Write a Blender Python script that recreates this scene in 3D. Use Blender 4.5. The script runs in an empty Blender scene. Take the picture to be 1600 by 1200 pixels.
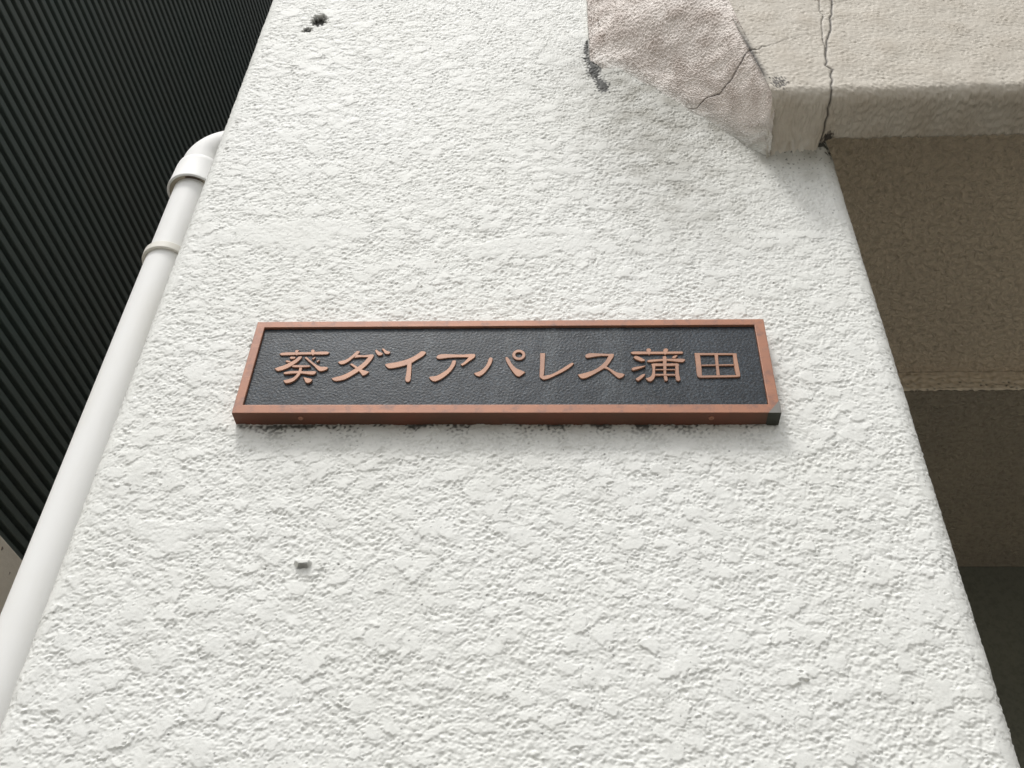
import bpy, bmesh, math
import numpy as np
from mathutils import Vector, Matrix
from mathutils.geometry import tessellate_polygon

sc = bpy.context.scene
# ------------------------------------------------------------------ camera
cam = bpy.data.cameras.new('camera')
cam.sensor_fit = 'HORIZONTAL'
cam.sensor_width = 36.0
cam.lens = 36.0 * 1564.0 / 1600.0
cam.clip_start = 0.05
cam.clip_end = 500
co = bpy.data.objects.new('camera', cam)
sc.collection.objects.link(co)
# columns: right, up, backward in world space
_r = Vector((0.9987, 0.0433, 0.0263)); _f = Vector((-0.0498, 0.7460, 0.6640))
_r.normalize(); _f = (_f - _r * _f.dot(_r)).normalized(); _u = _r.cross(_f)
co.matrix_world = Matrix(((_r.x, _u.x, -_f.x, 0.0), (_r.y, _u.y, -_f.y, -0.85),
                          (_r.z, _u.z, -_f.z, 1.5), (0, 0, 0, 1)))
sc.camera = co

# ------------------------------------------------------------------ light
SUN_EL, SUN_AZ = 62.0, 205.0          # degrees; azimuth measured clockwise from +Y
w = bpy.data.worlds.new('World'); sc.world = w; w.use_nodes = True
nt = w.node_tree; nt.nodes.clear()
sky = nt.nodes.new('ShaderNodeTexSky'); sky.sky_type = 'NISHITA'; sky.sun_disc = False
sky.sun_elevation = math.radians(SUN_EL); sky.sun_rotation = math.radians(SUN_AZ)
sky.dust_density = 4.0; sky.air_density = 1.0
hs = nt.nodes.new('ShaderNodeHueSaturation'); hs.inputs['Saturation'].default_value = 0.14
bg = nt.nodes.new('ShaderNodeBackground'); bg.inputs['Strength'].default_value = 0.16
wo = nt.nodes.new('ShaderNodeOutputWorld')
nt.links.new(sky.outputs[0], hs.inputs['Color']); nt.links.new(hs.outputs[0], bg.inputs[0])
nt.links.new(bg.outputs[0], wo.inputs[0])
sl = bpy.data.lights.new('sun', 'SUN'); sl.energy = 1.35; sl.angle = math.radians(10)
sl.color = (1.0, 0.985, 0.96)
so = bpy.data.objects.new('sun', sl); sc.collection.objects.link(so)
az, el = math.radians(SUN_AZ), math.radians(SUN_EL)
sd = Vector((math.sin(az) * math.cos(el), math.cos(az) * math.cos(el), math.sin(el)))
so.rotation_euler = (-sd).to_track_quat('-Z', 'Y').to_euler()
sc.view_settings.view_transform = 'Standard'; sc.view_settings.look = 'None'
sc.view_settings.gamma = 1.0; sc.view_settings.exposure = 0.21
sc.render.engine = 'CYCLES'
sc.cycles.max_bounces = 8; sc.cycles.diffuse_bounces = 5

# ------------------------------------------------------------------ helpers
def link(o, parent=None):
    sc.collection.objects.link(o)
    if parent is not None: o.parent = parent
    return o
def tag(o, label=None, cat=None, group=None, kind=None):
    if label: o['label'] = label
    if cat: o['category'] = cat
    if group: o['group'] = group
    if kind: o['kind'] = kind
    return o
def empty(name, loc, rot=(0, 0, 0), parent=None):
    o = bpy.data.objects.new(name, None); o.location = loc; o.rotation_euler = rot
    o.empty_display_size = 0.1
    return link(o, parent)
def sstep(x, a, b):
    t = np.clip((x - a) / (b - a), 0, 1); return t * t * (3 - 2 * t)

def band(shape, d, lo, hi, seed, ax=1.0):
    """band limited noise, std 1, wavelengths lo..hi in metres"""
    rng = np.random.default_rng(seed)
    n = np.fft.rfft2(rng.standard_normal(shape))
    fy = np.fft.fftfreq(shape[0], d)[:, None]; fx = np.fft.rfftfreq(shape[1], d)[None, :] * ax
    f = np.sqrt(fx * fx + fy * fy) + 1e-9
    lf = np.log(f); a, b = math.log(1 / hi), math.log(1 / lo)
    m, s = (a + b) / 2, max((b - a) / 2, 0.15)
    n *= np.exp(-((lf - m) / s) ** 2)
    r = np.fft.irfft2(n, shape); r -= r.mean()
    return (r / r.std()).astype(np.float32)

class Field:
    def __init__(self, arr, s0, z0, d): self.a, self.s0, self.z0, self.d = arr, s0, z0, d
    def __call__(self, s, z):
        a = self.a; H, W = a.shape
        u = ((s - self.s0) / self.d) % (W - 1); v = ((z - self.z0) / self.d) % (H - 1)
        i = u.astype(np.int32); j = v.astype(np.int32); fu = u - i; fv = v - j
        i1 = np.minimum(i + 1, W - 1); j1 = np.minimum(j + 1, H - 1)
        return (a[j, i] * (1 - fu) * (1 - fv) + a[j, i1] * fu * (1 - fv)
                + a[j1, i] * (1 - fu) * fv + a[j1, i1] * fu * fv)

def stamp(shape, d, groups, seed, dens=None, warp=None):
    """scatter irregular flat-topped splats, highest one wins"""
    rng = np.random.default_rng(seed); Hm = np.zeros(shape, np.float32); R, C_ = shape
    for n, r0, r1, h0, h1, pw in groups:
        rr = r0 + (r1 - r0) * rng.random(n) ** pw; hh = h0 + (h1 - h0) * rng.random(n)
        cx = rng.random(n) * C_; cz = rng.random(n) * R; th = rng.normal(0, 0.45, n); ec = 0.50 + 0.45 * rng.random(n); sag = 0.42 + 0.5 * rng.random(n)
        tx = rng.normal(0, 0.05, n); tz = rng.normal(0, 0.05, n)
        for k in range(n):
            if dens is not None and dens[int(cz[k]), int(cx[k])] < rng.random(): continue
            w = int(rr[k] / d * 1.5) + 2; i0, i1 = int(cx[k]) - w, int(cx[k]) + w + 1; j0, j1 = int(cz[k]) - w, int(cz[k]) + w + 1
            if i0 < 0 or j0 < 0 or i1 > C_ or j1 > R: continue
            yy, xx = np.ogrid[j0:j1, i0:i1]; dx = (xx - cx[k]) * d; dz = (yy - cz[k]) * d
            c, s = math.cos(th[k]), math.sin(th[k]); u = (dx * c + dz * s); v = (-dx * s + dz * c) / ec[k]
            q = np.hypot(u, v) / rr[k] + (0 if warp is None else warp[j0:j1, i0:i1])
            e = 0.5 * d / rr[k] + 0.04
            m = np.clip((1.0 - q) / (2 * e) + 0.5, 0, 1)
            t_ = sag[k] * (0.55 if rr[k] > 0.008 else 1.0)
            val = m * (hh[k] * (1 - t_ * np.clip(0.5 + 0.5 * v / rr[k], 0, 1)) + tx[k] * dx * 500)
            sub = Hm[j0:j1, i0:i1]; np.maximum(sub, val, out=sub)
    return Hm
def stucco(W, H, d, seed, big=1.0, fine=1.0, grow=False):
    """head-cut spatter stucco: flat pressed splats over small sharp granules"""
    shape = (int(H / d), int(W / d)); A = W * H
    n0 = band(shape, d, 0.12, 0.30, seed)
    n2 = band(shape, d, 0.006, 0.014, seed + 2)
    n3 = band(shape, d, 0.0030, 0.006, seed + 3)
    n4 = band(shape, d, 0.05, 0.10, seed + 4)
    n5 = band(shape, d, 0.014, 0.035, seed + 5)
    warp = (0.20 * n2 + 0.10 * n3 + 0.14 * n5).astype(np.float32)
    small = stamp(shape, d, [(int(24000 * A), 0.0018, 0.0042, 0.50, 1.25, 1.2), (int(5600 * A), 0.0042, 0.0085, 0.85, 1.45, 1.4)], seed + 10, None, warp)
    up = np.linspace(0, 1, shape[0])[:, None] if grow else 0.5 + np.zeros((shape[0], 1))
    dens = np.clip(1.15 - 1.0 * up + 0.35 * n4 + 0.2 * n0, 0.08, 1)
    large = stamp(shape, d, [(int(1500 * A), 0.006, 0.012, 1.15, 1.55, 1.5), (int(240 * A), 0.009, 0.017, 1.3, 1.65, 1.8)], seed + 11, dens, warp * 1.25)
    calm = 1 - 0.4 * sstep(n0 + 0.35 * n4, 0.9, 1.8)
    floor = 0.42 + 0.14 * n2 + 0.10 * n3
    h = np.maximum(np.maximum(small * 0.85, floor) * fine * calm * (0.95 + 0.10 * up), large * big * (0.95 - 0.25 * up))
    on = np.clip(large, 0, 1)
    h = h + (0.09 * n3 + 0.08 * n2) * fine * (1 - 0.85 * on) + 0.03 * n2 + 0.05 * n4 + 0.02 * n5 + 0.10 * n0
    return (h * 0.00165).astype(np.float32)

def seg_dist(px, pz, pts):
    best = np.full(px.shape, 9.0)
    for (a, b), (c, e) in zip(pts[:-1], pts[1:]):
        dx, dz = c - a, e - b; L = dx * dx + dz * dz + 1e-12
        t = np.clip(((px - a) * dx + (pz - b) * dz) / L, 0, 1)
        best = np.minimum(best, np.hypot(px - a - t * dx, pz - b - t * dz))
    return best
def jag(pts, n, amp, seed):
    rng = np.random.default_rng(seed); out = []
    for (a, b), (c, e) in zip(pts[:-1], pts[1:]):
        L = math.hypot(c - a, e - b)
        for k in range(n):
            t = k / n; o = rng.normal() * amp * (k > 0)
            out.append((a + (c - a) * t - (e - b) / L * o, b + (e - b) * t + (c - a) / L * o))
    return out + [pts[-1]]

def grid_object(name, P, material, parent=None, attrs=None, flip=False):
    """P: (rows, cols, 3) array of points -> one smooth mesh"""
    R, Cc, _ = P.shape
    me = bpy.data.meshes.new(name)
    idx = np.arange(R * Cc, dtype=np.int32).reshape(R, Cc)
    q = np.stack([idx[:-1, :-1], idx[:-1, 1:], idx[1:, 1:], idx[1:, :-1]], -1).reshape(-1, 4)
    if flip: q = q[:, ::-1]
    q = np.ascontiguousarray(q)
    nf = len(q)
    me.vertices.add(R * Cc); me.vertices.foreach_set('co', P.astype(np.float32).ravel())
    me.loops.add(nf * 4); me.loops.foreach_set('vertex_index', q.ravel())
    me.polygons.add(nf); me.polygons.foreach_set('loop_start', np.arange(0, nf * 4, 4, dtype=np.int32))
    me.polygons.foreach_set('use_smooth', np.ones(nf, dtype=bool))
    me.update(calc_edges=True)
    for k, v in (attrs or {}).items():
        at = me.attributes.new(k, 'FLOAT', 'POINT'); at.data.foreach_set('value', v.astype(np.float32).ravel())
    me.materials.append(material)
    return link(bpy.data.objects.new(name, me), parent)

def bm_object(name, bm, material, parent=None, smooth=False, bevel=0.0, loc=None):
    me = bpy.data.meshes.new(name); bm.normal_update(); bm.to_mesh(me); bm.free()
    me.materials.append(material)
    if smooth: me.polygons.foreach_set('use_smooth', [True] * len(me.polygons))
    o = link(bpy.data.objects.new(name, me), parent)
    if loc: o.location = loc
    if bevel:
        m = o.modifiers.new('bevel', 'BEVEL'); m.width = bevel; m.segments = 2; m.limit_method = 'ANGLE'
    return o
def add_box(bm, a, b):
    (x0, y0, z0), (x1, y1, z1) = a, b
    v = [bm.verts.new(p) for p in ((x0,y0,z0),(x1,y0,z0),(x1,y1,z0),(x0,y1,z0),(x0,y0,z1),(x1,y0,z1),(x1,y1,z1),(x0,y1,z1))]
    for f in ((0,3,2,1),(4,5,6,7),(0,1,5,4),(1,2,6,5),(2,3,7,6),(3,0,4,7)): bm.faces.new([v[i] for i in f])
def box(name, a, b, m, parent=None, bevel=0.0):
    bm = bmesh.new(); add_box(bm, a, b); return bm_object(name, bm, m, parent, bevel=bevel)
def tube(bm, path, radii, seg=48, closed_profile=False):
    """sweep circle along path (list of Vector) with radii"""
    rings = []; n = len(path)
    for i, p in enumerate(path):
        if n == 1: break
        t = (path[min(i + 1, n - 1)] - path[max(i - 1, 0)])
        if t.length < 1e-9: t = Vector((0, 0, 1))
        t.normalize(); a = Vector((0, 1, 0)); b = t.cross(a).normalized(); a = b.cross(t)
        rings.append([bm.verts.new(p + (a * math.cos(2*math.pi*k/seg) + b * math.sin(2*math.pi*k/seg)) * radii[i]) for k in range(seg)])
    for r0, r1 in zip(rings[:-1], rings[1:]):
        for k in range(seg): bm.faces.new((r0[k], r0[(k+1) % seg], r1[(k+1) % seg], r1[k]))
    if closed_profile:
        r0, r1 = rings[-1], rings[0]
        for k in range(seg): bm.faces.new((r0[k], r0[(k+1) % seg], r1[(k+1) % seg], r1[k]))
    return rings
def lathe(bm, cx, cy, prof, seg=64, close=True):
    rings = [[bm.verts.new((cx + r*math.cos(2*math.pi*k/seg), cy + r*math.sin(2*math.pi*k/seg), z)) for k in range(seg)] for r, z in prof]
    pr = list(zip(rings[:-1], rings[1:])) + ([(rings[-1], rings[0])] if close else [])
    for r0, r1 in pr:
        for k in range(seg): bm.faces.new((r0[k], r0[(k+1) % seg], r1[(k+1) % seg], r1[k]))

# ------------------------------------------------------------------ materials
class Mat:
    def __init__(s, name, rough=0.8, metal=0.0, spec=0.5):
        s.m = bpy.data.materials.new(name); s.m.use_nodes = True
        s.n = s.m.node_tree.nodes; s.l = s.m.node_tree.links
        s.b = s.n['Principled BSDF']; s.b.inputs['Roughness'].default_value = rough
        s.b.inputs['Metallic'].default_value = metal; s.b.inputs['Specular IOR Level'].default_value = spec
        s.tc = s.n.new('ShaderNodeTexCoord')
    def noise(s, scale, detail=4, rough=0.55, stretch=None, dist=0.0):
        t = s.n.new('ShaderNodeTexNoise'); t.inputs['Scale'].default_value = scale
        t.inputs['Detail'].default_value = detail; t.inputs['Roughness'].default_value = rough
        t.inputs['Distortion'].default_value = dist
        if stretch:
            mp = s.n.new('ShaderNodeMapping'); mp.inputs['Scale'].default_value = stretch
            s.l.new(s.tc.outputs['Object'], mp.inputs[0]); s.l.new(mp.outputs[0], t.inputs['Vector'])
        else: s.l.new(s.tc.outputs['Object'], t.inputs['Vector'])
        return t.outputs['Fac']
    def ramp(s, src, stops):
        r = s.n.new('ShaderNodeValToRGB'); e = r.color_ramp.elements
        while len(e) < len(stops): e.new(0.5)
        for k, (p, c) in enumerate(stops):
            e[k].position = p; e[k].color = (*(c if isinstance(c, tuple) else (c, c, c)), 1)
        s.l.new(src, r.inputs[0]); return r.outputs[0]
    def mix(s, fac, a, b, mode='MIX'):
        m = s.n.new('ShaderNodeMix'); m.data_type = 'RGBA'; m.blend_type = mode
        for sock, v in ((m.inputs[0], fac), (m.inputs[6], a), (m.inputs[7], b)):
            if isinstance(v, (int, float)): sock.default_value = v
            elif isinstance(v, tuple): sock.default_value = (*v, 1)
            else: s.l.new(v, sock)
        return m.outputs[2]
    def attr(s, name):
        a = s.n.new('ShaderNodeAttribute'); a.attribute_name = name; return a.outputs['Fac']
    def color(s, c):
        for l_ in list(s.b.inputs['Base Color'].links): s.l.remove(l_)
        if isinstance(c, tuple): s.b.inputs['Base Color'].default_value = (*c, 1)
        else: s.l.new(c, s.b.inputs['Base Color'])
        return s
    def bump(s, src, dist, strength=1.0):
        b = s.n.new('ShaderNodeBump'); b.inputs['Distance'].default_value = dist
        b.inputs['Strength'].default_value = strength
        s.l.new(src, b.inputs['Height']); s.l.new(b.outputs[0], s.b.inputs['Normal']); return s

def stucco_mat(name, base, base2, dirt_tone, mould_shade, spec=0.35, rough=0.62):
    M = Mat(name, rough, 0, spec)
    c = M.mix(M.ramp(M.noise(3.0, 5, 0.6), [(0.35, 0.0), (0.7, 1.0)]), base, base2)
    sp = M.ramp(M.noise(160, 3, 0.6), [(0.30, 0.93), (0.5, 1.0)])
    c = M.mix(1.0, c, sp, 'MULTIPLY')
    c = M.mix(M.attr('clean'), c, (0.72, 0.73, 0.69))
    c = M.mix(M.attr('dirt_tone'), c, dirt_tone)
    c = M.mix(M.attr('mould_shade'), c, mould_shade)
    M.color(c); M.bump(M.noise(420, 4, 0.6), 0.0006, 0.5)
    return M.m
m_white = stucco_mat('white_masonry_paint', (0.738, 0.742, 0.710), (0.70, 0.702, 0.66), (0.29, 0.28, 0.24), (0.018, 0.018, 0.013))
m_haunch = stucco_mat('masonry_paint_pink_bounce', (0.74, 0.67, 0.615), (0.70, 0.64, 0.59), (0.38, 0.31, 0.265), (0.05, 0.04, 0.035))  # off-white paint with warm bounce light put into its colour
m_fascia = stucco_mat('masonry_paint_cream_bounce', (0.54, 0.50, 0.43), (0.51, 0.47, 0.405), (0.42, 0.37, 0.30), (0.035, 0.03, 0.025))  # darker paint of its own, plus warm bounce light put into the hue

def sprayed(name, c1, c2, bumpd=0.002, sc_=140):
    M = Mat(name, 0.9, 0, 0.2)
    M.color(M.mix(M.ramp(M.noise(2.3, 5, 0.6), [(0.35, 0.0), (0.68, 1.0)]), c1, c2))
    nn = M.noise(sc_, 4, 0.6, dist=0.4)
    base = M.b.inputs['Base Color'].links[0].from_socket
    M.color(M.mix(1.0, base, M.ramp(nn, [(0.34, 0.80), (0.55, 1.0)]), 'MULTIPLY'))  # dimple shading painted in: low spots of the bump get a darker colour
    M.bump(nn, bumpd, 1.0); return M.m
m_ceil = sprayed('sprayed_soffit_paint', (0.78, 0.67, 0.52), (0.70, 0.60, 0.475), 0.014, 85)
m_beam = sprayed('darker_soffit_paint', (0.46, 0.40, 0.31), (0.38, 0.335, 0.27), 0.014, 85)  # same finish as the ceiling, in a darker brown
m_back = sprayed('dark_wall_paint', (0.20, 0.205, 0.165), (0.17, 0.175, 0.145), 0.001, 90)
m_plain = sprayed('plain_facade_paint', (0.72, 0.71, 0.67), (0.66, 0.65, 0.61), 0.002, 60)

M = Mat('copper_patina', 0.45, 0.15, 0.45)
cc = M.mix(M.ramp(M.noise(9, 6, 0.65, (1, 1, 2)), [(0.3, 0.0), (0.7, 1.0)]), (0.385, 0.172, 0.098), (0.29, 0.135, 0.088))
cc = M.mix(M.ramp(M.noise(60, 5, 0.7), [(0.50, 0.0), (0.68, 0.85)]), cc, (0.20, 0.11, 0.085))
cc = M.mix(M.ramp(M.noise(25, 5, 0.7, (0.25, 1, 3)), [(0.56, 0.0), (0.70, 0.5)]), cc, (0.50, 0.27, 0.18))
M.color(cc); M.bump(M.noise(600, 2, 0.5), 0.0002, 0.35); m_copper = M.m
M = Mat('shaded_copper_underside', 0.6, 0.0, 0.3)  # darker copper: the underside's shade is put into the colour
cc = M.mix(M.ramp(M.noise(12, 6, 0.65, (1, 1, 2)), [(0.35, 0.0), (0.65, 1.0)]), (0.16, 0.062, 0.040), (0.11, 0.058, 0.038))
M.color(cc); m_cushade = M.m
M = Mat('copper_lettering', 0.42, 0.2, 0.5)
M.color(M.mix(M.ramp(M.noise(30, 4, 0.6), [(0.35, 0.0), (0.7, 1.0)]), (0.40, 0.215, 0.135), (0.29, 0.160, 0.110)))
M.bump(M.noise(500, 2, 0.5), 0.0002, 0.3); m_letter = M.m
M = Mat('verdigris_grey_metal', 0.55, 0.0, 0.4); M.color(M.mix(M.noise(150, 4), (0.24, 0.23, 0.21), (0.16, 0.155, 0.14))); m_greymetal = M.m
M = Mat('dark_cap_metal', 0.6, 0.0, 0.3); M.color((0.04, 0.042, 0.032)); m_darkmetal = M.m  # darker metal for the cap's lower face
M = Mat('black_enamel_panel', 0.42, 0.0, 0.30)
streak = M.ramp(M.noise(26, 4, 0.6, (1.0, 1, 0.10)), [(0.55, 0.0), (0.78, 1.0)])
cc = M.mix(M.ramp(M.noise(14, 5, 0.65), [(0.35, 0.0), (0.7, 1.0)]), (0.010, 0.015, 0.020), (0.022, 0.029, 0.037))
cc = M.mix(M.mix(0.3, (0, 0, 0), streak), cc, (0.13, 0.145, 0.15))
cc = M.mix(1.0, cc, M.ramp(M.noise(380, 3, 0.65), [(0.36, 0.45), (0.5, 1.0), (0.66, 2.3)]), 'MULTIPLY')
M.color(cc); M.bump(M.noise(620, 3, 0.6), 0.0007, 0.40); m_panel = M.m
M = Mat('white_pvc', 0.62, 0, 0.3)
M.color(M.mix(M.ramp(M.noise(14, 5, 0.6, (1, 1, 0.25)), [(0.45, 0.0), (0.8, 1.0)]), (0.78, 0.78, 0.765), (0.71, 0.70, 0.66))); m_pvc = M.m
M = Mat('aged_pvc_dirt', 0.8, 0, 0.3)
M.color(M.mix(M.ramp(M.noise(55, 5, 0.7), [(0.50, 0.0), (0.60, 1.0)]), (0.40, 0.36, 0.29), (0.09, 0.07, 0.055))); m_pvcdirt = M.m
M = Mat('aged_pvc_cream', 0.5, 0, 0.4); M.color(M.mix(M.noise(60, 4), (0.74, 0.72, 0.66), (0.66, 0.64, 0.58))); m_pvccream = M.m
M = Mat('dark_steel_cladding', 0.45, 0.0, 0.5)
cc = M.mix(M.ramp(M.noise(1.6, 5, 0.6, (1, 1, 1)), [(0.35, 0.0), (0.7, 1.0)]), (0.056, 0.075, 0.069), (0.070, 0.078, 0.070))
M.color(cc); m_clad = M.m
M = Mat('ground_asphalt', 0.9, 0, 0.3)
M.color(M.mix(M.noise(3, 6, 0.7), (0.19, 0.182, 0.165), (0.24, 0.23, 0.205))); M.bump(M.noise(120, 3), 0.004, 0.6); m_ground = M.m
M = Mat('neighbour_concrete', 0.85, 0, 0.3)
cc = M.mix(M.noise(5, 5), (0.72, 0.65, 0.55), (0.66, 0.60, 0.52))
cc = M.mix(M.ramp(M.noise(60, 2, 0.5), [(0.70, 0.0), (0.74, 1.0)]), cc, (0.20, 0.16, 0.13))
M.color(cc); M.bump(M.noise(90, 4), 0.002, 0.6); m_base = M.m
GLYPHS = [
[[(-2639,199),(-2599,223),(-2443,228),(-2264,230),(-2082,238),(-2043,216),(-2069,186),(-2257,185),(-2434,180),(-2608,174)],[(-2461,253),(-2437,267),(-2407,255),(-2418,216),(-2413,173),(-2432,170),(-2448,204)],[(-2272,252),(-2252,274),(-2223,251),(-2222,221),(-2219,172),(-2245,169),(-2261,209)],[(-2403,153),(-2355,161),(-2358,125),(-2410,47),(-2493,-30),(-2587,-73),(-2619,-65),(-2652,-32),(-2600,-5),(-2539,24),(-2477,71),(-2423,119)],[(-2506,132),(-2488,158),(-2429,149),(-2432,119),(-2485,113)],[(-2546,84),(-2522,98),(-2469,77),(-2475,59),(-2519,60)],[(-2333,137),(-2304,152),(-2240,88),(-2178,34),(-2119,-2),(-2043,-8),(-2019,-28),(-2043,-61),(-2106,-82),(-2140,-61),(-2199,5),(-2273,76)],[(-2241,118),(-2206,152),(-2190,136),(-2219,97)],[(-2185,76),(-2149,103),(-2134,91),(-2160,58)],[(-2455,0),(-2431,18),(-2334,17),(-2245,13),(-2225,-1),(-2244,-15),(-2345,-22),(-2434,-18)],[(-2532,-106),(-2509,-88),(-2406,-71),(-2282,-78),(-2159,-78),(-2144,-90),(-2160,-125),(-2193,-137),(-2310,-119),(-2415,-118),(-2510,-127)],[(-2363,-18),(-2323,-19),(-2320,-60),(-2323,-119),(-2357,-200),(-2401,-246),(-2467,-267),(-2491,-251),(-2513,-217),(-2453,-200),(-2405,-177),(-2371,-118),(-2360,-60)],[(-2298,-159),(-2256,-177),(-2192,-195),(-2171,-212),(-2187,-247),(-2215,-264),(-2247,-252),(-2274,-200)]],
[[(-1731,249),(-1690,236),(-1694,206),(-1751,134),(-1803,68),(-1863,27),(-1899,33),(-1930,63),(-1911,81),(-1844,104),(-1790,158),(-1749,218)],[(-1727,188),(-1641,175),(-1537,189),(-1515,169),(-1534,103),(-1576,20),(-1636,-57),(-1713,-133),(-1799,-202),(-1890,-230),(-1935,-219),(-1967,-184),(-1917,-164),(-1835,-132),(-1756,-74),(-1694,-15),(-1641,44),(-1588,137),(-1663,139),(-1750,128)],[(-1789,32),(-1756,47),(-1697,2),(-1638,-45),(-1546,-81),(-1543,-98),(-1589,-145),(-1615,-147),(-1658,-86),(-1719,-27)],[(-1522,247),(-1502,266),(-1462,229),(-1415,204),(-1424,174),(-1462,160),(-1492,187)],[(-1448,271),(-1419,283),(-1383,247),(-1332,224),(-1338,198),(-1367,184),(-1400,198),(-1423,241)]],
[[(-1379,25),(-1355,42),(-1243,66),(-1142,103),(-1059,154),(-1003,208),(-975,235),(-930,229),(-914,205),(-945,154),(-1026,82),(-1074,39),(-1157,0),(-1242,-27),(-1319,-38),(-1357,-11)],[(-1123,53),(-1068,65),(-1059,-42),(-1053,-158),(-1054,-222),(-1074,-248),(-1105,-239),(-1119,-210),(-1118,-123),(-1119,-30)]],
[[(-798,135),(-779,171),(-728,189),(-596,184),(-482,181),(-359,190),(-341,168),(-351,127),(-404,73),(-453,20),(-486,-3),(-510,24),(-481,50),(-445,97),(-426,131),(-522,131),(-644,125),(-739,108),(-779,111)],[(-602,86),(-567,92),(-557,68),(-569,-3),(-610,-90),(-673,-171),(-737,-223),(-787,-240),(-824,-217),(-853,-176),(-837,-161),(-769,-148),(-704,-101),(-648,-43),(-618,21),(-609,68)]],
[[(-189,120),(-164,138),(-137,114),(-150,37),(-189,-57),(-236,-132),(-282,-167),(-321,-149),(-351,-109),(-324,-101),(-274,-74),(-226,-10),(-199,61)],[(-2,131),(21,143),(49,107),(87,24),(141,-41),(193,-70),(241,-99),(212,-134),(170,-172),(136,-157),(91,-93),(44,-5),(11,71)],['ring',[(232,168),(230,146),(223,126),(211,109),(196,96),(178,88),(158,85),(138,88),(120,96),(103,109),(91,127),(82,147),(79,169),(81,190),(88,211),(99,228),(115,241),(133,250),(153,252),(173,249),(192,241),(208,227),(221,210),(229,189)],[(195,168),(194,157),(190,148),(184,139),(176,133),(167,129),(157,128),(147,129),(137,133),(129,140),(122,148),(118,158),(116,168),(117,179),(121,189),(127,197),(135,204),(144,208),(154,209),(164,207),(174,203),(182,197),(189,188),(193,179)]]],
[[(396,198),(460,198),(457,46),(451,-129),(447,-152),(528,-129),(621,-66),(716,15),(767,50),(789,32),(758,-14),(681,-84),(588,-147),(495,-204),(444,-215),(409,-192),(396,-169),(398,-13)]],
[[(911,150),(930,180),(982,195),(1094,187),(1189,182),(1237,184),(1245,160),(1221,101),(1185,30),(1140,-33),(1062,-97),(976,-160),(899,-200),(857,-194),(822,-136),(858,-125),(943,-96),(1029,-50),(1090,8),(1143,78),(1171,143),(1093,143),(1007,128),(938,114),(916,126)],[(1124,-22),(1150,-10),(1200,-51),(1266,-103),(1325,-119),(1356,-135),(1331,-178),(1288,-201),(1263,-184),(1214,-126),(1165,-68),(1115,-45)]],
[[(1426,201),(1461,218),(1633,215),(1822,214),(2011,215),(2032,203),(2017,174),(1820,171),(1639,170),(1476,168),(1442,177)],[(1607,236),(1623,263),(1653,265),(1669,241),(1659,205),(1647,158),(1630,158),(1620,200)],[(1798,228),(1817,262),(1847,264),(1863,238),(1848,204),(1832,159),(1810,159),(1803,199)],[(1888,109),(1903,139),(1947,156),(1962,147),(1940,115),(1917,97)],[(1604,64),(1635,85),(1781,98),(1900,100),(2028,97),(2044,79),(2015,44),(1981,41),(1897,56),(1813,63),(1684,49),(1624,45)],[(1787,133),(1818,145),(1834,127),(1826,-19),(1816,-134),(1827,-225),(1809,-246),(1785,-237),(1779,-191),(1782,-77),(1784,39)],[(1648,17),(1683,28),(1810,25),(1946,27),(1969,13),(1964,-14),(1807,-19),(1663,-21)],[(1656,5),(1702,-1),(1693,-111),(1687,-180),(1650,-242),(1616,-250),(1588,-225),(1577,-196),(1611,-185),(1643,-157),(1660,-76)],[(1919,4),(1966,9),(1959,-77),(1958,-158),(1965,-226),(1943,-248),(1914,-237),(1907,-169)],[(1695,-59),(1919,-60),(1917,-83),(1693,-82)],[(1686,-134),(1917,-135),(1915,-167),(1684,-166)],[(1452,117),(1484,147),(1526,129),(1592,78),(1578,58),(1539,55),(1481,85)],[(1424,-52),(1459,-31),(1527,-18),(1587,-6),(1591,-20),(1534,-53),(1447,-89),(1431,-75)],[(1463,-207),(1494,-185),(1547,-139),(1582,-133),(1575,-162),(1534,-213),(1499,-245),(1479,-236)]],
[[(2148,191),(2214,184),(2215,119),(2210,-147),(2198,-193),(2169,-190),(2149,-158),(2150,38)],[(2151,191),(2628,182),(2624,153),(2151,149)],[(2576,177),(2627,179),(2625,82),(2631,-126),(2629,-172),(2583,-180),(2573,-80),(2574,47)],[(2167,-156),(2619,-151),(2631,-172),(2599,-185),(2181,-195)],[(2371,172),(2418,171),(2409,36),(2406,-159),(2363,-165),(2369,-21)],[(2207,8),(2579,12),(2578,-13),(2209,-18)]]]
# ------------------------------------------------------------------ ground
bm = bmesh.new(); s = 200
bm.faces.new([bm.verts.new(p) for p in ((-s, -s, 0), (s, -s, 0), (s, s, 0), (-s, s, 0))])
tag(bm_object('ground', bm, m_ground), kind='structure')

# ------------------------------------------------------------------ apartment building
XL, XR, YF, DEP = -0.514, 0.386, 0.003, 1.46
bld = empty('apartment_building', (0, 0, 0))
tag(bld, 'white rough stucco apartment building with thick pillar and cream beam over a dark recess', 'building')

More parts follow.
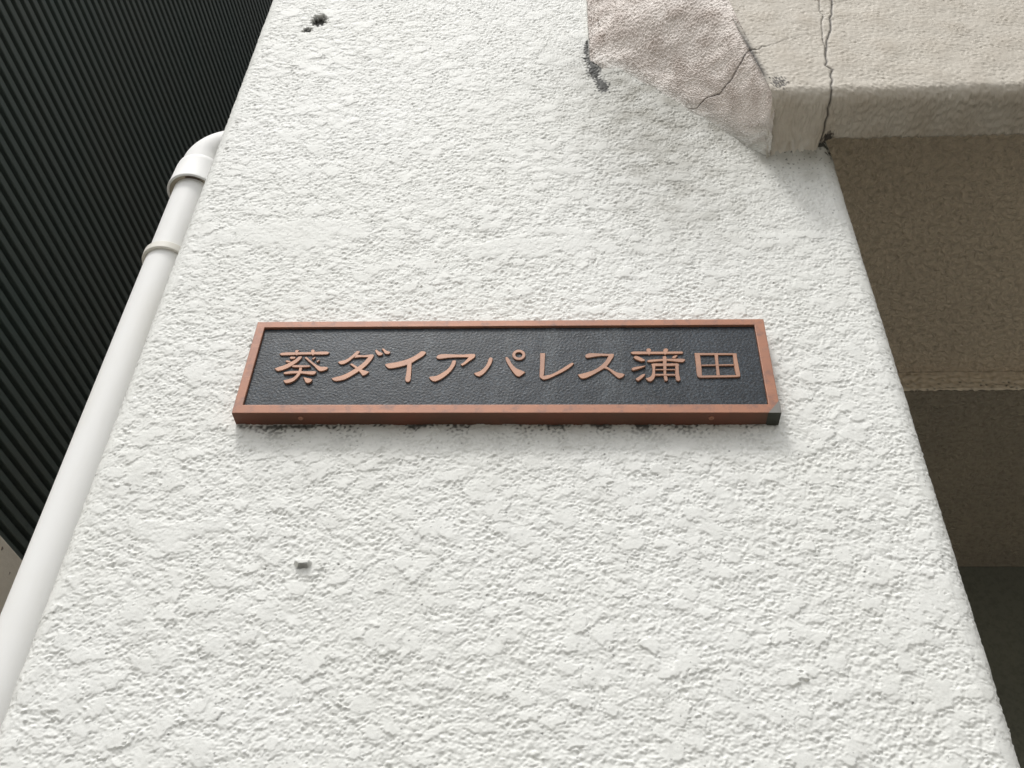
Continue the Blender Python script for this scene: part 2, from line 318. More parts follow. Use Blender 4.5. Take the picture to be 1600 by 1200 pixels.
# --- pillar: perimeter parameter s (left side -> front -> right side), height z
RC = 0.024
D_ = 0.0009
FS = stucco(1.25, 1.62, D_, 11, grow=True)
fld = Field(FS, XL - 0.15, 1.70, D_)
shape = FS.shape
stain_n = Field(band(shape, D_, 0.03, 0.12, 71), XL - 0.15, 1.70, D_)
spk = Field(band(shape, D_, 0.004, 0.010, 72), XL - 0.15, 1.70, D_)
fin = Field(band(shape, D_, 0.006, 0.012, 73), XL - 0.15, 1.70, D_)
def perimeter():
    out = []
    for y in np.linspace(DEP, YF + RC + 0.06, 30): out.append((XL, y, -1, 0))
    for y in np.linspace(YF + RC + 0.058, YF + RC + 0.0015, 40): out.append((XL, y, -1, 0))
    for a in np.linspace(0, math.pi / 2, 34): out.append((XL + RC - RC * math.cos(a), YF + RC - RC * math.sin(a), -math.cos(a), -math.sin(a)))
    for x in np.arange(XL + RC + 0.0011, XR - RC, 0.00098): out.append((x, YF, 0, -1))
    for a in np.linspace(0, math.pi / 2, 34): out.append((XR - RC + RC * math.sin(a), YF + RC - RC * math.cos(a), math.sin(a), -math.cos(a)))
    for y in np.linspace(YF + RC + 0.0015, YF + RC + 0.058, 40): out.append((XR, y, 1, 0))
    for y in np.linspace(YF + RC + 0.06, DEP, 30): out.append((XR, y, 1, 0))
    return np.array(out)
PR = perimeter()
ss = np.concatenate([[0], np.cumsum(np.hypot(np.diff(PR[:, 0]), np.diff(PR[:, 1])))])
i0 = int(np.argmin(np.abs(PR[:, 0] - (-0.0)) + 10 * (PR[:, 1] > YF + 1e-6))); ss = ss - ss[i0] + PR[i0, 0]
zs = [np.linspace(0, 0.95, 12), np.arange(0.96, 1.757, 0.0026)]
z = 1.76; fine = []
while z < 3.26:
    fine.append(z); z += 0.00080 + 0.00065 * max(0, (z - 1.85)) / 1.3
zs = np.concatenate(zs + [np.array(fine), np.arange(3.2625, 4.30, 0.0028), np.linspace(4.32, 6.2, 25)])
S, Z = np.meshgrid(ss, zs)
X0 = np.broadcast_to(PR[:, 0], S.shape); Y0 = np.broadcast_to(PR[:, 1], S.shape)
NX = np.broadcast_to(PR[:, 2], S.shape); NY = np.broadcast_to(PR[:, 3], S.shape)
Hh = fld(S, Z)
# smoother, re-plastered patch beneath the haunch and near it
sm = sstep(0.16 - np.hypot((X0 - 0.27) * 0.8, (Z - 2.52) * 1.0), 0.0, 0.09) * sstep(stain_n(S, Z), -1.2, 0.2)
Hh = Hh * (1 - 0.12 * sm)
# trowel smear, lower and upper left
for cx_, cz_, rx, rz in ((-0.36, 2.53, 0.10, 0.030), (-0.40, 2.06, 0.06, 0.014), (-0.02, 2.50, 0.10, 0.018)):
    q = np.sqrt(((X0 - cx_) / rx) ** 2 + ((Z - cz_ - 0.10 * (X0 - cx_)) / rz) ** 2) + 0.28 * stain_n(S, Z)
    g = sstep(1.15 - q, 0.0, 0.35)
    Hh = Hh * (1 - 0.6 * g) + 0.0012 * g
Hh = Hh * np.where(np.abs(NX) > 0.15, 0.68, 1.0)
# edges of pillar slightly irregular
fdist = seg_dist(X0, Z, [(0.048, 2.955), (0.15, 2.83), (0.30, 2.688), (0.376, 2.686)])
front = (NY < -0.5)
# fillet of plaster swelling out towards the haunch
fl2 = front * sstep(X0, 0.285, 0.305) * sstep(-X0, -0.378, -0.362)
Hh = Hh + 0.016 * fl2 * np.exp(-(np.clip(2.690 - Z, 0, 1) / 0.014) ** 1.3) * (Z < 2.72)
side = (Z > np.interp(X0, [-1, 0.048, 0.30, 0.38, 1], [2.955, 2.955, 2.69, 2.686, 2.686]))
Hh = Hh + front * (0.0015 * np.exp(-(fdist / 0.03) ** 2)) * sstep(X0, 0.05, 0.12)
# broken-out hole upper left, nub lower left
def blob(cx_, cz_, rx, rz, rough=0.25):
    q = np.sqrt(((X0 - cx_) / rx) ** 2 + ((Z - cz_) / rz) ** 2) + rough * fin(S, Z)
    return sstep(1.0 - q, -0.10, 0.25) * front
h1 = blob(-0.410, 3.098, 0.0135, 0.019, 0.14); h2 = blob(-0.426, 3.066, 0.009, 0.008)
Hh = Hh - 0.009 * h1 - 0.004 * h2
nub = blob(-0.2582, 2.0215, 0.0080, 0.0042, 0.22)
Hh = Hh + 0.0055 * nub
# attributes
mould_shade = np.maximum(h1 * 1.0, h2 * 0.95)
mould_shade = np.maximum(mould_shade, 0.6 * blob(-0.2582, 2.0175, 0.0060, 0.0022, 0.25))  # lower edge of the nub coloured darker
md = seg_dist(X0, Z, [(0.047, 3.00), (0.049, 2.942), (0.056, 2.905), (0.068, 2.86)])
mould_shade = np.maximum(mould_shade, front * sstep(0.0085 + 0.0028 * stain_n(S, Z) + 0.0026 * spk(S, Z) - 0.003 * (Z > 2.955) - md, -0.002, 0.0025) * 1.0)
mould_shade = np.maximum(mould_shade, front * sstep(spk(S, Z) + 2.2 * np.exp(-md / 0.022), 2.0, 3.0) * 0.7)
mould_shade = np.maximum(mould_shade, blob(0.366, 2.702, 0.016, 0.018, 0.3) * 0.95)
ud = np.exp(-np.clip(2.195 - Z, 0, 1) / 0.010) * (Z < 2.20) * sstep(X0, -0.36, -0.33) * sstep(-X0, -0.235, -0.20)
mould_shade = np.maximum(mould_shade, front * np.clip(ud * sstep(0.9 * stain_n(S, Z) + 1.0 * spk(S, Z), 0.7, 1.4), 0, 1) * 0.9)
spk_zone = sstep(0.10 - fdist, 0.0, 0.10) * (X0 > 0.04)
mould_shade = np.maximum(mould_shade, front * spk_zone * sstep(spk(S, Z), 1.2, 2.0) * 0.75)
contact_shade = np.exp(-((Z - 2.1975) / 0.0035) ** 2) * sstep(X0, -0.364, -0.360) * sstep(-X0, -0.235, -0.231)  # line under the sign: contact shade painted in, broken up with mould
mould_shade = np.maximum(mould_shade, front * contact_shade * sstep(stain_n(S, Z) + 0.5 * spk(S, Z), -0.4, 0.7) * 0.85)
tick = sstep(spk(S, Z) + 0.4 * stain_n(S, Z), 3.0, 3.5) * 0.7
mould_shade = np.clip(np.maximum(mould_shade, tick), 0, 1)
run = np.exp(-(((X0 - 0.13 - 0.12 * (2.8 - Z)) / 0.10) ** 2)) * sstep(Z, 2.36, 2.80) * 0.72 + 0.14 * np.exp(-(((X0 - 0.22) / 0.2) ** 2)) * sstep(Z, 2.2, 2.6)
run = run * sstep(-Z, -3.05, -2.90)
dirt_tone = np.clip((0.50 * np.exp(-(fdist / 0.035) ** 2) + 0.30 * sstep(0.15 - fdist, 0, 0.14)) * sstep(X0, 0.03, 0.06) * (0.85 + 0.10 * stain_n(S, Z)), 0, 1)
dirt_tone = np.maximum(dirt_tone, run * np.clip(0.85 + 0.12 * stain_n(S, Z), 0, 1))
dirt_tone = np.maximum(dirt_tone, 0.45 * np.exp(-np.clip(2.197 - Z, 0, 1) / 0.03) * (Z < 2.20) * sstep(X0, -0.36, -0.30) * sstep(-X0, -0.235, -0.17))  # band below the sign toned darker, fading downward
dirt_tone = np.maximum(dirt_tone, 0.72 * fl2 * np.exp(-(np.abs(2.692 - Z) / 0.022) ** 1.5))
dirt_tone = np.clip(dirt_tone * (front > 0) + 0.08 * sstep(stain_n(S, Z), 0.6, 2.0), 0, 1)
P = np.stack([X0 + NX * Hh, Y0 + NY * Hh, Z], -1)
pil = grid_object('pillar', P, m_white, bld, {'dirt_tone': dirt_tone, 'mould_shade': mould_shade})
del P, S, Z, Hh, X0, Y0, NX, NY

# --- haunch: sloping plaster corbel between pillar face and beam
def interp3(ts, pts, t):
    pts = np.array(pts, float); return np.stack([np.interp(t, ts, pts[:, k]) for k in range(3)], -1)
nT, nS = 640, 320
tt = np.linspace(0, 1, nT); s_ = np.linspace(0, 1, nS)
Lc = interp3([0, 0.30, 0.52, 0.80, 1], [(0.294, 0.0045, 2.675), (0.155, 0.0045, 2.816), (0.0490, 0.0025, 2.945), (0.049, -0.008, 3.10), (0.049, -0.012, 3.25)], tt)
Rc = interp3([0, 0.05, 0.10, 0.40, 0.60, 1], [(0.292, -0.064, 2.689), (0.291, -0.083, 2.700), (0.289, -0.089, 2.717), (0.266, -0.094, 2.84), (0.252, -0.100, 2.953), (0.215, -0.125, 3.25)], tt)
Pn = Lc[:, None, :] * (1 - s_[None, :, None]) + Rc[:, None, :] * s_[None, :, None]
# plaster fillet: leave the pillar face tangentially along the lower edge
pw_ = 1 + 1.3 * sstep(-tt, -0.66, -0.42)[:, None] * sstep(tt, 0.02, 0.12)[:, None]
Pn[..., 1] = Lc[:, 1][:, None] + (Rc[:, 1] - Lc[:, 1])[:, None] * (s_[None, :] ** pw_)
dS = np.gradient(Pn, axis=1); dT = np.gradient(Pn, axis=0)
N = np.cross(dS, dT); N /= np.linalg.norm(N, axis=2, keepdims=True)
if N[nT // 2, nS // 2, 1] > 0: N = -N
HF = stucco(0.5, 0.8, 0.0009, 31, big=0.3, fine=0.75)
hf = Field(HF, 0, 0, 0.0009)
wr = Field(band((700, 700), 0.0011, 0.006, 0.013, 36, 0.55), 0, 0, 0.0011)
sp2 = Field(band((700, 700), 0.0011, 0.004, 0.009, 37, 0.6), 0, 0, 0.0011)
lo2 = Field(band((700, 700), 0.0011, 0.04, 0.12, 38), 0, 0, 0.0011)
U = np.broadcast_to(s_[None, :] * 0.25, (nT, nS)) + 0.01; V = np.broadcast_to(tt[:, None] * 0.62, (nT, nS)) + 0.01
hh = (0.95 + 0.6 * np.exp(-s_ * 0.25 / 0.05))[None, :] * hf(U, V * 0.72) + 0.00022 * wr(U, V) + 0.00030 * sp2(U, V) + 0.0006 * lo2(U, V)
edge = np.exp(-((1 - s_)[None, :] * 0.25 / 0.012) ** 2) * sstep(tt, 0.10, 0.22)[:, None]
hh = hh - 0.006 * edge
XX, ZZ = Pn[..., 0], Pn[..., 2]
cr = jag([(0.140, 2.786), (0.1542, 2.7905), (0.1818, 2.7985), (0.2088, 2.8012), (0.2432, 2.7985), (0.262, 2.806), (0.274, 2.821)], 4, 0.0022, 5)
cd = seg_dist(XX, ZZ, cr); wdt = 0.0008 + 0.0008 * sstep(XX, 0.2, 0.26)
hh = hh - 0.0015 * np.exp(-(cd / wdt) ** 2)
ml = 0.85 * np.exp(-(cd / (wdt * 0.9)) ** 2) * sstep(sp2(U, V) + 2.2 * sstep(XX, 0.15, 0.24), -0.3, 1.0)
lx = (XX - np.interp(ZZ, Lc[:, 2], Lc[:, 0]))
ml = np.maximum(ml, sstep(sp2(U, V) * 1.0 + 1.6 * np.exp(-lx / 0.05) * sstep(ZZ, 2.88, 3.0), 2.1, 2.9) * 0.85)
ml = np.maximum(ml, np.exp(-((1 - s_)[None, :] * 0.25 / 0.004) ** 2) * sstep(ZZ, 2.70, 2.76) * sstep(-ZZ, -2.90, -2.83) * 0.95)
stv = Field(band((700, 700), 0.0011, 0.005, 0.012, 40, 0.4), 0, 0, 0.0011)
di = np.clip(0.25 + 0.22 * lo2(U, V) + 0.30 * sstep(sp2(U, V), 0.8, 2.0) + 0.5 * sstep(stv(U, V * 0.5) - 2.5 * U, 0.5, 1.6), 0, 1)
cln = sstep(-(s_[None, :] * np.linalg.norm(Rc - Lc, axis=1)[:, None]) + 0.008 * lo2(U, V) + 0.004 * sp2(U, V), -0.085, -0.012) * sstep(-tt, -0.60, -0.45)[:, None]
grid_object('haunch', Pn + N * hh[..., None], m_haunch, bld, {'dirt_tone': di * (1 - cln) + cln * np.clip(0.25 + 0.15 * lo2(U, V), 0, 1), 'mould_shade': np.clip(ml, 0, 1), 'clean': cln})
# its left cheek, closing back to the pillar
zc = np.linspace(2.953, 3.25, 60); yc = np.interp(zc, Lc[:, 2], Lc[:, 1]); xc = np.interp(zc, Lc[:, 2], Lc[:, 0])
ck = np.stack([np.stack([xc - 0.0005, yc - 0.0015, zc], -1), np.stack([xc - 0.002, yc * 0 + 0.006, zc], -1)], 1)
bm = bmesh.new(); g = [[bm.verts.new(p) for p in row] for row in ck]
for a, b in zip(g[:-1], g[1:]): bm.faces.new((a[0], a[1], b[1], b[0]))
bm_object('haunch_cheek', bm, m_plain, bld)

# --- beam (fascia) with rounded lower edge, front y=-0.09
YB, ZB, RB = -0.09, 2.692, 0.020
prof = []
for z in np.arange(4.2, 3.10, -0.0035): prof.append((YB, z, -1, 0))
for z in np.arange(3.098, ZB + RB, -0.0012): prof.append((YB, z, -1, 0))
for a in np.linspace(0, math.pi / 2, 26): prof.append((YB + RB - RB * math.cos(a), ZB + RB - RB * math.sin(a), -math.cos(a), -math.sin(a)))
nfront = len(prof)
for t in np.linspace(0.02, 1, 56): prof.append((YB + RB + (0.068 - RB) * t, ZB, 0, -1))
nund = len(prof)
for a in np.linspace(0.2, math.pi / 2, 6): prof.append((YB + 0.068 + 0.006 * math.sin(a), ZB + 0.006 - 0.006 * math.cos(a), math.sin(a), -math.cos(a)))
for z in np.linspace(ZB + 0.01, 2.96, 12): prof.append((YB + 0.074, z, 1, 0))
prof = np.array(prof); ps = np.concatenate([[0], np.cumsum(np.hypot(np.diff(prof[:, 0]), np.diff(prof[:, 1])))])
xt = np.concatenate([np.arange(0, 0.62, 0.00125), np.arange(0.6233, 1.7, 0.004), np.linspace(1.72, 3.2, 60)])   # offset from left end
PY = prof[:, 0][:, None]; PZ = prof[:, 1][:, None]
xl = np.interp(PZ, [2.69, 2.955, 4.2], [0.288, 0.248, 0.10])
Xb = xl + xt[None, :] * (3.0 - xl) / 3.2
# near the pillar the underside runs back to the pillar face
k = sstep(-Xb, -0.374, -0.350) * np.clip((PY - (YB + RB)) / (0.074 - RB), 0, 1)
Yb = PY + k * 0.030; Zb = PZ - 0.024 * k ** 2.2
BF = stucco(0.6, 0.9, 0.0011, 51, big=0.3, fine=0.55); bf = Field(BF, 0, 0, 0.0011)
b1 = Field(band((800, 800), 0.0011, 0.010, 0.022, 53, 0.9), 0, 0, 0.0011)
b2 = Field(band((800, 800), 0.0011, 0.006, 0.012, 54, 0.5), 0, 0, 0.0011)
b3 = Field(band((800, 800), 0.0011, 0.05, 0.14, 55), 0, 0, 0.0011)
UU = np.broadcast_to(xt[None, :], Xb.shape) + 0.02; VV = np.broadcast_to(ps[:, None], Xb.shape) - 1.05
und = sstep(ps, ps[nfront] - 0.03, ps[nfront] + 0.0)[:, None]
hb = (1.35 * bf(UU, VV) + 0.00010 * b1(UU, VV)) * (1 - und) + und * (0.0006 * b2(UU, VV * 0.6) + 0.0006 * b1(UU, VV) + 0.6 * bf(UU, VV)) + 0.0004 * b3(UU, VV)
hb = hb * np.where(np.abs(xt) < 1.7, 1, 0.5)[None, :]
# cracks in (x, unrolled height); unroll: v = z on the face, continues below along the underside
v_un = (ZB + RB + ps[nfront - 26]) - ps[:, None] + 0 * Xb
cracks = [jag([(0.4115, 2.965), (0.4105, 2.943), (0.3953, 2.869), (0.3739, 2.791)], 7, 0.0022, 1) + jag([(0.3739, 2.791), (0.3720, 2.74), (0.3670, 2.705), (0.3640, 2.660), (0.3620, 2.60)], 5, 0.0020, 2),
          jag([(0.394, 2.965), (0.392, 2.9446), (0.3803, 2.8514), (0.3739, 2.786)], 6, 0.0012, 3),
          jag([(0.3787, 2.8426), (0.3471, 2.8442), (0.3026, 2.820), (0.262, 2.800)], 6, 0.0013, 4)]
wid = [0.0014, 0.0009, 0.0009]; stg = [0.95, 0.6, 0.85]
mb = np.zeros_like(Xb)
for c_, w_, g_ in zip(cracks, wid, stg):
    dd = seg_dist(Xb, v_un, c_); e_ = np.exp(-(dd / w_) ** 2)
    if c_ is cracks[2]: e_ = e_ * (0.25 + 0.75 * sstep(-Xb, -0.33, -0.27))
    hb = hb - 0.002 * e_; mb = np.maximum(mb, g_ * e_)
ld = Xb - xl
mb = np.maximum(mb, 0.95 * np.exp(-(ld / 0.0055) ** 2) * sstep(PZ, 2.715, 2.75) * sstep(-PZ, -2.89, -2.82))
mb = np.maximum(mb, 0.6 * np.exp(-(ld / 0.004) ** 2) * (PZ > 2.85))
sp3 = b2(UU, VV)
mb = np.maximum(mb, 0.9 * sstep(1.0 - np.hypot((Xb - 0.299) / 0.014, (PZ - 2.722) / 0.020) + 0.3 * sp3, 0.2, 0.6) * (1 - und))
mb = np.maximum(mb, 0.95 * sstep(1.0 - np.hypot((Xb - 0.371) / 0.012, (PY + 0.020) / 0.016) + 0.2 * sp3, 0.1, 0.5) * und)
db = np.clip(0.12 + 0.15 * b3(UU, VV) + 0.30 * und * (0.8 + 0.2 * b1(UU, VV)), 0, 1)  # underside toned darker than the front face
Pb = np.stack([Xb, Yb + prof[:, 2][:, None] * hb, Zb + prof[:, 3][:, None] * hb], -1)
grid_object('beam', Pb, m_fascia, bld, {'dirt_tone': db, 'mould_shade': np.clip(mb, 0, 1), 'clean': 0.75 * sstep(k + 0.12 * b1(UU, VV), 0.55, 1.0)})

# --- the recess behind the beam
def panel(name, corners, m, nrm_z=True):
    bm = bmesh.new(); bm.faces.new([bm.verts.new(c) for c in corners]); return bm_object(name, bm, m, bld)
box('ceiling', (XR + 0.004, -0.014, 2.952), (3.0, 0.762, 3.15), m_ceil, bld)
# cross beam, its rough concrete front strip with pitting
nx, nz = 700, 60
xs = np.linspace(XR + 0.004, 3.0, nx); prof2 = [(0.757, 2.951 - 0.046 * t, -1, 0) for t in np.linspace(0, 1, 34)] + [(0.757 + 0.004 * t, 2.905 - 0.002 * t, 0, -1) for t in (0.3, 1)]
prof2 = np.array(prof2); Xc = np.broadcast_to(xs, (len(prof2), nx)); Vc = np.linspace(0, 0.05, len(prof2))[:, None] + 0 * Xc
cn = Field(band((200, 1200), 0.0022, 0.010, 0.03, 81), 0, 0, 0.0022); cp = Field(band((200, 1200), 0.0022, 0.007, 0.014, 82), 0, 0, 0.0022)
pit = sstep(cp(Xc, Vc) + 0.9 * sstep(Vc, 0.015, 0.035), 2.0, 2.6)
hc = 0.0012 * cn(Xc, Vc) - 0.005 * pit + 0.002
M = stucco_mat('pitted_concrete', (0.78, 0.68, 0.54), (0.72, 0.63, 0.50), (0.52, 0.45, 0.35), (0.02, 0.018, 0.015))
grid_object('cross_beam_edge', np.stack([Xc, prof2[:, 0][:, None] - hc, prof2[:, 1][:, None] + 0 * Xc], -1), M, bld,
            {'dirt_tone': np.clip(0.3 + 0.3 * cn(Xc, Vc), 0, 1), 'mould_shade': pit * 0.95})
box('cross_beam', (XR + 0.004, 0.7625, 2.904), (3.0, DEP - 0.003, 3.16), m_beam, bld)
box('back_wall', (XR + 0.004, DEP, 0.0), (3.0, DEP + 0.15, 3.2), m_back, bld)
box('side_wall', (3.003, -0.02, 0.0), (3.2, DEP + 0.15, 3.2), m_ceil, bld)
box('upper_wall', (XR + 0.03, -0.012, 3.153), (3.2, 0.18, 6.2), m_plain, bld)
box('upper_body', (XL + 0.03, DEP - 0.002, 0.0), (XR + 0.001, 6.0, 6.2), m_plain, bld)
box('roof', (XL - 0.05, -0.02, 6.201), (3.25, 6.05, 6.35), m_plain, bld)

# ------------------------------------------------------------------ downpipe
dp = empty('downpipe', (-0.5735, 0.10, 0.0))
tag(dp, 'white plastic downpipe running up beside the left edge of the stucco pillar', 'drainpipe')
px, py = 0.0, 0.0
bm = bmesh.new(); lathe(bm, 0, 0, [(0.030, 0.02), (0.030, 1.0), (0.030, 2.0), (0.030, 2.79)], 64, close=False)
bm_object('pipe', bm, m_pvc, dp, smooth=True)
bm = bmesh.new()
Rb = 0.048; ze = 2.815
path = [Vector((0, 0, 2.80))] + [Vector((Rb - Rb * math.cos(a), 0, ze + Rb * math.sin(a))) for a in np.linspace(0, math.pi / 2, 18)] + [Vector((0.066, 0, ze + Rb))]
tube(bm, path, [0.0338] * len(path), 64)
bm_object('elbow', bm, m_pvc, dp, smooth=True)
bm = bmesh.new()
lathe(bm, 0, 0, [(0.0365, 2.748), (0.0390, 2.7472), (0.0402, 2.7485), (0.0402, 2.752), (0.0395, 2.7535), (0.0382, 2.795), (0.0372, 2.803), (0.0336, 2.808), (0.0330, 2.79), (0.0350, 2.765)], 72, close=True)
el = bm_object('collar', bm, m_pvc, dp, smooth=True)
el.modifiers.new('es', 'EDGE_SPLIT').split_angle = math.radians(40)
bm = bmesh.new()
lathe(bm, 0, 0, [(0.0301, 2.765), (0.0301, 2.7500), (0.0368, 2.7492), (0.0368, 2.765)], 64, close=True)
bm_object('socket_grime', bm, m_pvcdirt, dp, smooth=False)
cl = None
for zc_ in (2.584, 1.25):
    if cl is None:
        bm = bmesh.new()
        lathe(bm, 0, 0, [(0.0302, 0.0), (0.0345, -0.0005), (0.0352, 0.001), (0.0352, 0.0115), (0.0345, 0.013), (0.0302, 0.013)], 72, close=True)
        add_box(bm, (0.0353, -0.005, 0.001), (0.066, 0.005, 0.012)); add_box(bm, (0.0353, -0.0075, 0.000), (0.0445, -0.0052, 0.0125))
        cl = bm_object('clamp', bm, m_pvccream, dp, loc=(0, 0, zc_))
        m_ = cl.modifiers.new('bv', 'BEVEL'); m_.width = 0.0006; m_.limit_method = 'ANGLE'; m_.angle_limit = 0.8
    else:
        c2 = cl.copy(); sc.collection.objects.link(c2); c2.location = (0, 0, zc_)

# ------------------------------------------------------------------ neighbour building
nb = empty('neighbouring_building', (-1.1675, 0.0, 0.0), (0, 0, math.atan2(0.998, 0.0614)))
tag(nb, 'neighbouring building clad in dark ribbed metal siding above a beige wall base', 'building')
# local x runs along the wall (away from the camera), local -y faces the camera
PIT = 0.0262 * 1.22
zz = 2.549; prof3 = [(0.0, zz)]
for k in range(int((7.0 - zz) / PIT)):
    a = zz + k * PIT
    prof3 += [(-0.0135, a + 0.0012), (-0.0150, a + 0.0027), (-0.0150, a + 0.0165), (-0.0135, a + 0.0180), (0.0, a + 0.0195), (0.0, a + PIT)]
bm = bmesh.new(); xa, xb = -0.06, 14.0
v0 = [bm.verts.new((xa, y, z)) for y, z in prof3]; v1 = [bm.verts.new((xb, y, z)) for y, z in prof3]
for i in range(len(prof3) - 1): bm.faces.new((v0[i], v1[i], v1[i + 1], v0[i + 1]))
bm_object('cladding', bm, m_clad, nb)
box('wall_base', (xa, -0.030, 0.0), (xb, 0.15, 2.546), m_base, nb, bevel=0.004)
box('wall_body', (xa, 0.003, 2.549), (xb, 5.0, 7.0), m_base, nb)
box('roof_coping', (xa, -0.05, 7.002), (xb, 5.0, 7.10), m_clad, nb)
tag(nb.children[1], None)

# ------------------------------------------------------------------ nameplate
sg = empty('nameplate_sign', (-0.0647, 0.0, 2.2698), (0, 0.0092, 0))
tag(sg, 'copper framed black nameplate with raised Japanese lettering fixed to the stucco pillar', 'sign')
HW, HH = 0.2992, 0.0713
YFm, YPn = -0.0182, -0.0150
ix0, ix1, iz0, iz1 = -0.2890, 0.2875, -0.0592, 0.0617
bm = bmesh.new()
def quad(bm, pts): bm.faces.new([bm.verts.new(p) for p in pts])
O4 = [(-HW, -HH), (HW, -HH), (HW, HH), (-HW, HH)]; I4 = [(ix0, iz0), (ix1, iz0), (ix1, iz1), (ix0, iz1)]
vo = [bm.verts.new((x, YFm, z)) for x, z in O4]; vi = [bm.verts.new((x, YFm, z)) for x, z in I4]
vb = [bm.verts.new((x, 0.004, z)) for x, z in O4]; vd = [bm.verts.new((x, YPn + 0.002, z)) for x, z in I4]
for k in range(4):
    j = (k + 1) % 4
    bm.faces.new((vo[k], vo[j], vi[j], vi[k])); bm.faces.new((vb[k], vb[j], vo[j], vo[k])); bm.faces.new((vi[k], vi[j], vd[j], vd[k]))
bm.faces.new(vb[::-1])
fr = bm_object('frame', bm, m_copper, sg, bevel=0.0007)
fr.data.materials.append(m_cushade)
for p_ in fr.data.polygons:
    if abs(p_.normal.y) < 0.5 and p_.normal.z < -0.5 and p_.center.z < -0.065: p_.material_index = 1  # only the bottom face gets the painted-in shade
# etched panel, hammered surface
nx, nz = 900, 190
xs = np.linspace(ix0 + 0.0003, ix1 - 0.0003, nx); zs2 = np.linspace(iz0 + 0.0003, iz1 - 0.0003, nz)
Xp, Zp = np.meshgrid(xs, zs2)
pn = Field(0.7 * band((400, 1300), 0.0006, 0.0016, 0.0028, 91) + 0.7 * band((400, 1300), 0.0006, 0.0030, 0.0075, 93), 0, 0, 0.0006); pq = Field(band((260, 700), 0.0010, 0.015, 0.05, 92), 0, 0, 0.0010)
hp = 0.00006 * pn(Xp + 0.3, Zp + 0.1) + 0.00003 * pq(Xp + 0.3, Zp + 0.1)
grid_object('panel', np.stack([Xp, YPn - hp, Zp], -1), m_panel, sg)
# raised characters
def resample(poly, n=2):
    """Catmull-Rom smoothing that keeps sharp corners"""
    out = []; N_ = len(poly)
    for i in range(N_):
        p0, p1, p2, p3 = [np.array(poly[(i + k) % N_], float) for k in (-1, 0, 1, 2)]
        def sharp(a, b, c):
            u, v = b - a, c - b
            return (u @ v) / (np.linalg.norm(u) * np.linalg.norm(v) + 1e-9) < 0.55
        s1, s2 = sharp(p0, p1, p2), sharp(p1, p2, p3)
        L = np.linalg.norm(p2 - p1); out.append(p1)
        if L < 15: continue
        m1 = (p2 - p1) if s1 else (p2 - p0) / 2; m2 = (p2 - p1) if s2 else (p3 - p1) / 2
        m1 = m1 / (np.linalg.norm(m1) + 1e-9) * L; m2 = m2 / (np.linalg.norm(m2) + 1e-9) * L
        for k in range(1, n + 1):
            t = k / (n + 1); h00 = 2*t**3 - 3*t**2 + 1; h10 = t**3 - 2*t**2 + t; h01 = -2*t**3 + 3*t**2; h11 = t**3 - t**2
            out.append(h00 * p1 + h10 * m1 + h01 * p2 + h11 * m2)
    return [q * 1e-4 for q in out]
def inset(pts, d):
    pts = [np.array(p) for p in pts]; n = len(pts)
    A = sum(pts[i][0] * pts[(i+1) % n][1] - pts[(i+1) % n][0] * pts[i][1] for i in range(n))
    sg_ = 1 if A > 0 else -1; out = []
    for i in range(n):
        a, b, c = pts[i-1], pts[i], pts[(i+1) % n]
        u = b - a; v = c - b; u = u / (np.linalg.norm(u) + 1e-12); v = v / (np.linalg.norm(v) + 1e-12)
        nn = np.array([-(u + v)[1], (u + v)[0]]) * sg_
        l = np.linalg.norm(nn); nn = nn / l if l > 1e-6 else np.array([-u[1], u[0]]) * sg_
        out.append(b + nn * d / max(0.6, abs(nn @ (np.array([-u[1], u[0]]) * sg_))))
    return out, sg_
def stroke(bm, pts, top):
    """raised stroke with a softened edge"""
    pts, _ = inset(pts, 0.00022)
    ins, sgn = inset(pts, 0.00035)
    if sgn < 0: pts, ins = pts[::-1], ins[::-1]
    r = [[bm.verts.new((p[0], y, p[1])) for p in q] for q, y in ((pts, YPn + 0.0005), (pts, top + 0.0005), (ins, top))]
    n = len(pts)
    for a, b in zip(r[:-1], r[1:]):
        for i in range(n): bm.faces.new((a[i], a[(i+1) % n], b[(i+1) % n], b[i]))
    for tri in tessellate_polygon([[Vector((p[0], p[1], 0)) for p in ins]]):
        try: bm.faces.new([r[-1][i] for i in tri])
        except ValueError: pass
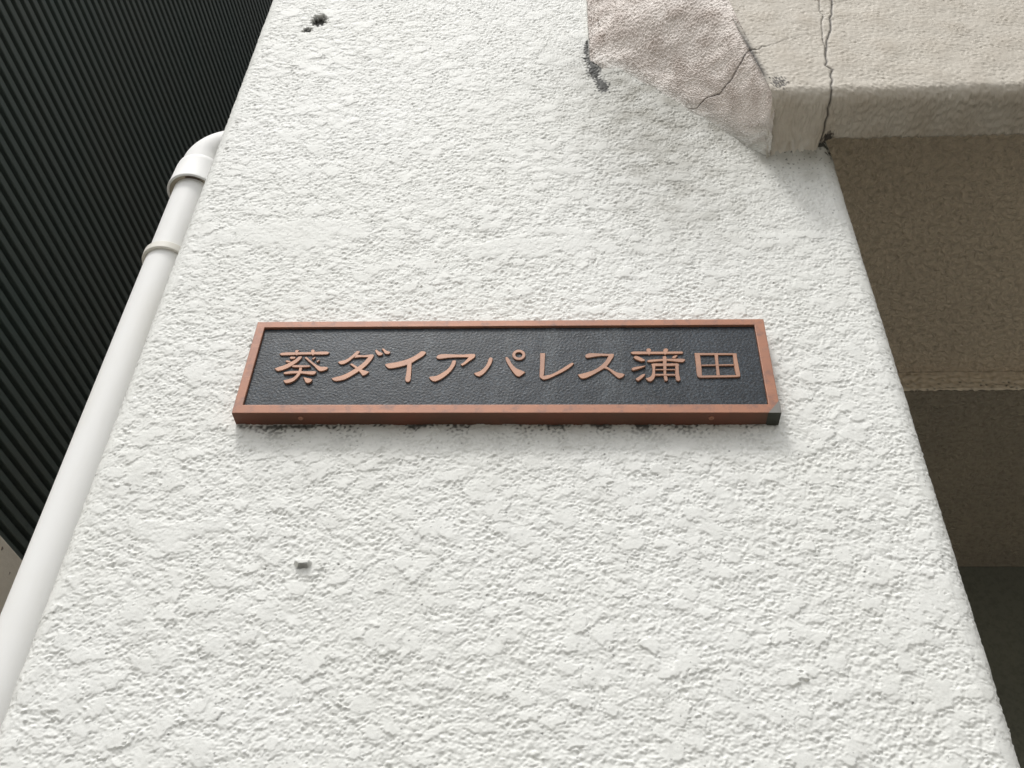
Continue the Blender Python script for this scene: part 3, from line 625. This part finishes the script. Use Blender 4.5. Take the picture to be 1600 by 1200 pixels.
for g in GLYPHS:
    bm = bmesh.new()
    for i, poly in enumerate(g):
        top = -0.0166 - 0.00006 * i
        if poly[0] == 'ring':
            o_, i_ = [[np.array(q) * 1e-4 for q in p] for p in poly[1:]]
            c_ = sum(o_) / len(o_); n = len(o_)
            rr = [[bm.verts.new((q[0], y, q[1])) for q in p] for p, y in
                  ((o_, YPn + 0.0005), (o_, top + 0.0005), ([q + (c_ - q) * 0.06 for q in o_], top),
                   ([q + (q - c_) * 0.10 for q in i_], top), (i_, top + 0.0005), (i_, YPn + 0.0005))]
            for a, b in zip(rr[:-1], rr[1:]):
                for k_ in range(n): bm.faces.new((a[k_], a[(k_+1) % n], b[(k_+1) % n], b[k_]))
        else: stroke(bm, resample(poly), top)
    bmesh.ops.triangulate(bm, faces=[f for f in bm.faces if len(f.verts) > 4])
    bmesh.ops.recalc_face_normals(bm, faces=bm.faces[:])
    bm_object('raised_character', bm, m_letter, sg)
# screws under the bottom edge
for x in (-0.2235, 0.2262):
    bm = bmesh.new(); n = 24; zb = -HH
    rings = [[bm.verts.new((x + r * math.cos(2*math.pi*k_/n), -0.0095 + r * math.sin(2*math.pi*k_/n), zb - h)) for k_ in range(n)]
             for r, h in ((0.0030, -0.0005), (0.0029, 0.0007), (0.0022, 0.0011), (0.0012, 0.0010), (0.0010, 0.0003))]
    for a, b in zip(rings[:-1], rings[1:]):
        for k_ in range(n): bm.faces.new((a[k_], b[k_], b[(k_+1) % n], a[(k_+1) % n]))
    bm.faces.new(rings[-1]); bmesh.ops.recalc_face_normals(bm, faces=bm.faces[:])
    bm_object('screw', bm, m_copper, sg, smooth=False)
# grey worn corner cap, lower right
bm = bmesh.new()
e = 0.00045
fpts = [(HW + e, -HH - e), (HW + e, -HH + 0.0175), (HW - 0.0035, -HH + 0.0120), (HW - 0.0135, -HH - e)]
f_ = [bm.verts.new((x, YFm - e, z)) for x, z in fpts]
b_ = [bm.verts.new((fpts[0][0], 0.0045, fpts[0][1])), bm.verts.new((fpts[3][0], 0.0045, fpts[3][1])), bm.verts.new((fpts[1][0], 0.0045, fpts[1][1]))]
bm.faces.new((f_[0], f_[1], f_[2], f_[3])); bm.faces.new((f_[0], f_[3], b_[1], b_[0])); bm.faces.new((f_[1], f_[0], b_[0], b_[2]))
o = bm_object('corner_cap', bm, m_greymetal, sg, bevel=0.0004)
o.data.materials.append(m_darkmetal); o.data.polygons[1].material_index = 1  # lower face coloured darker than the front
bmx = bmesh.new(); bmx.from_mesh(o.data); bmesh.ops.recalc_face_normals(bmx, faces=bmx.faces[:]); bmx.to_mesh(o.data); bmx.free()
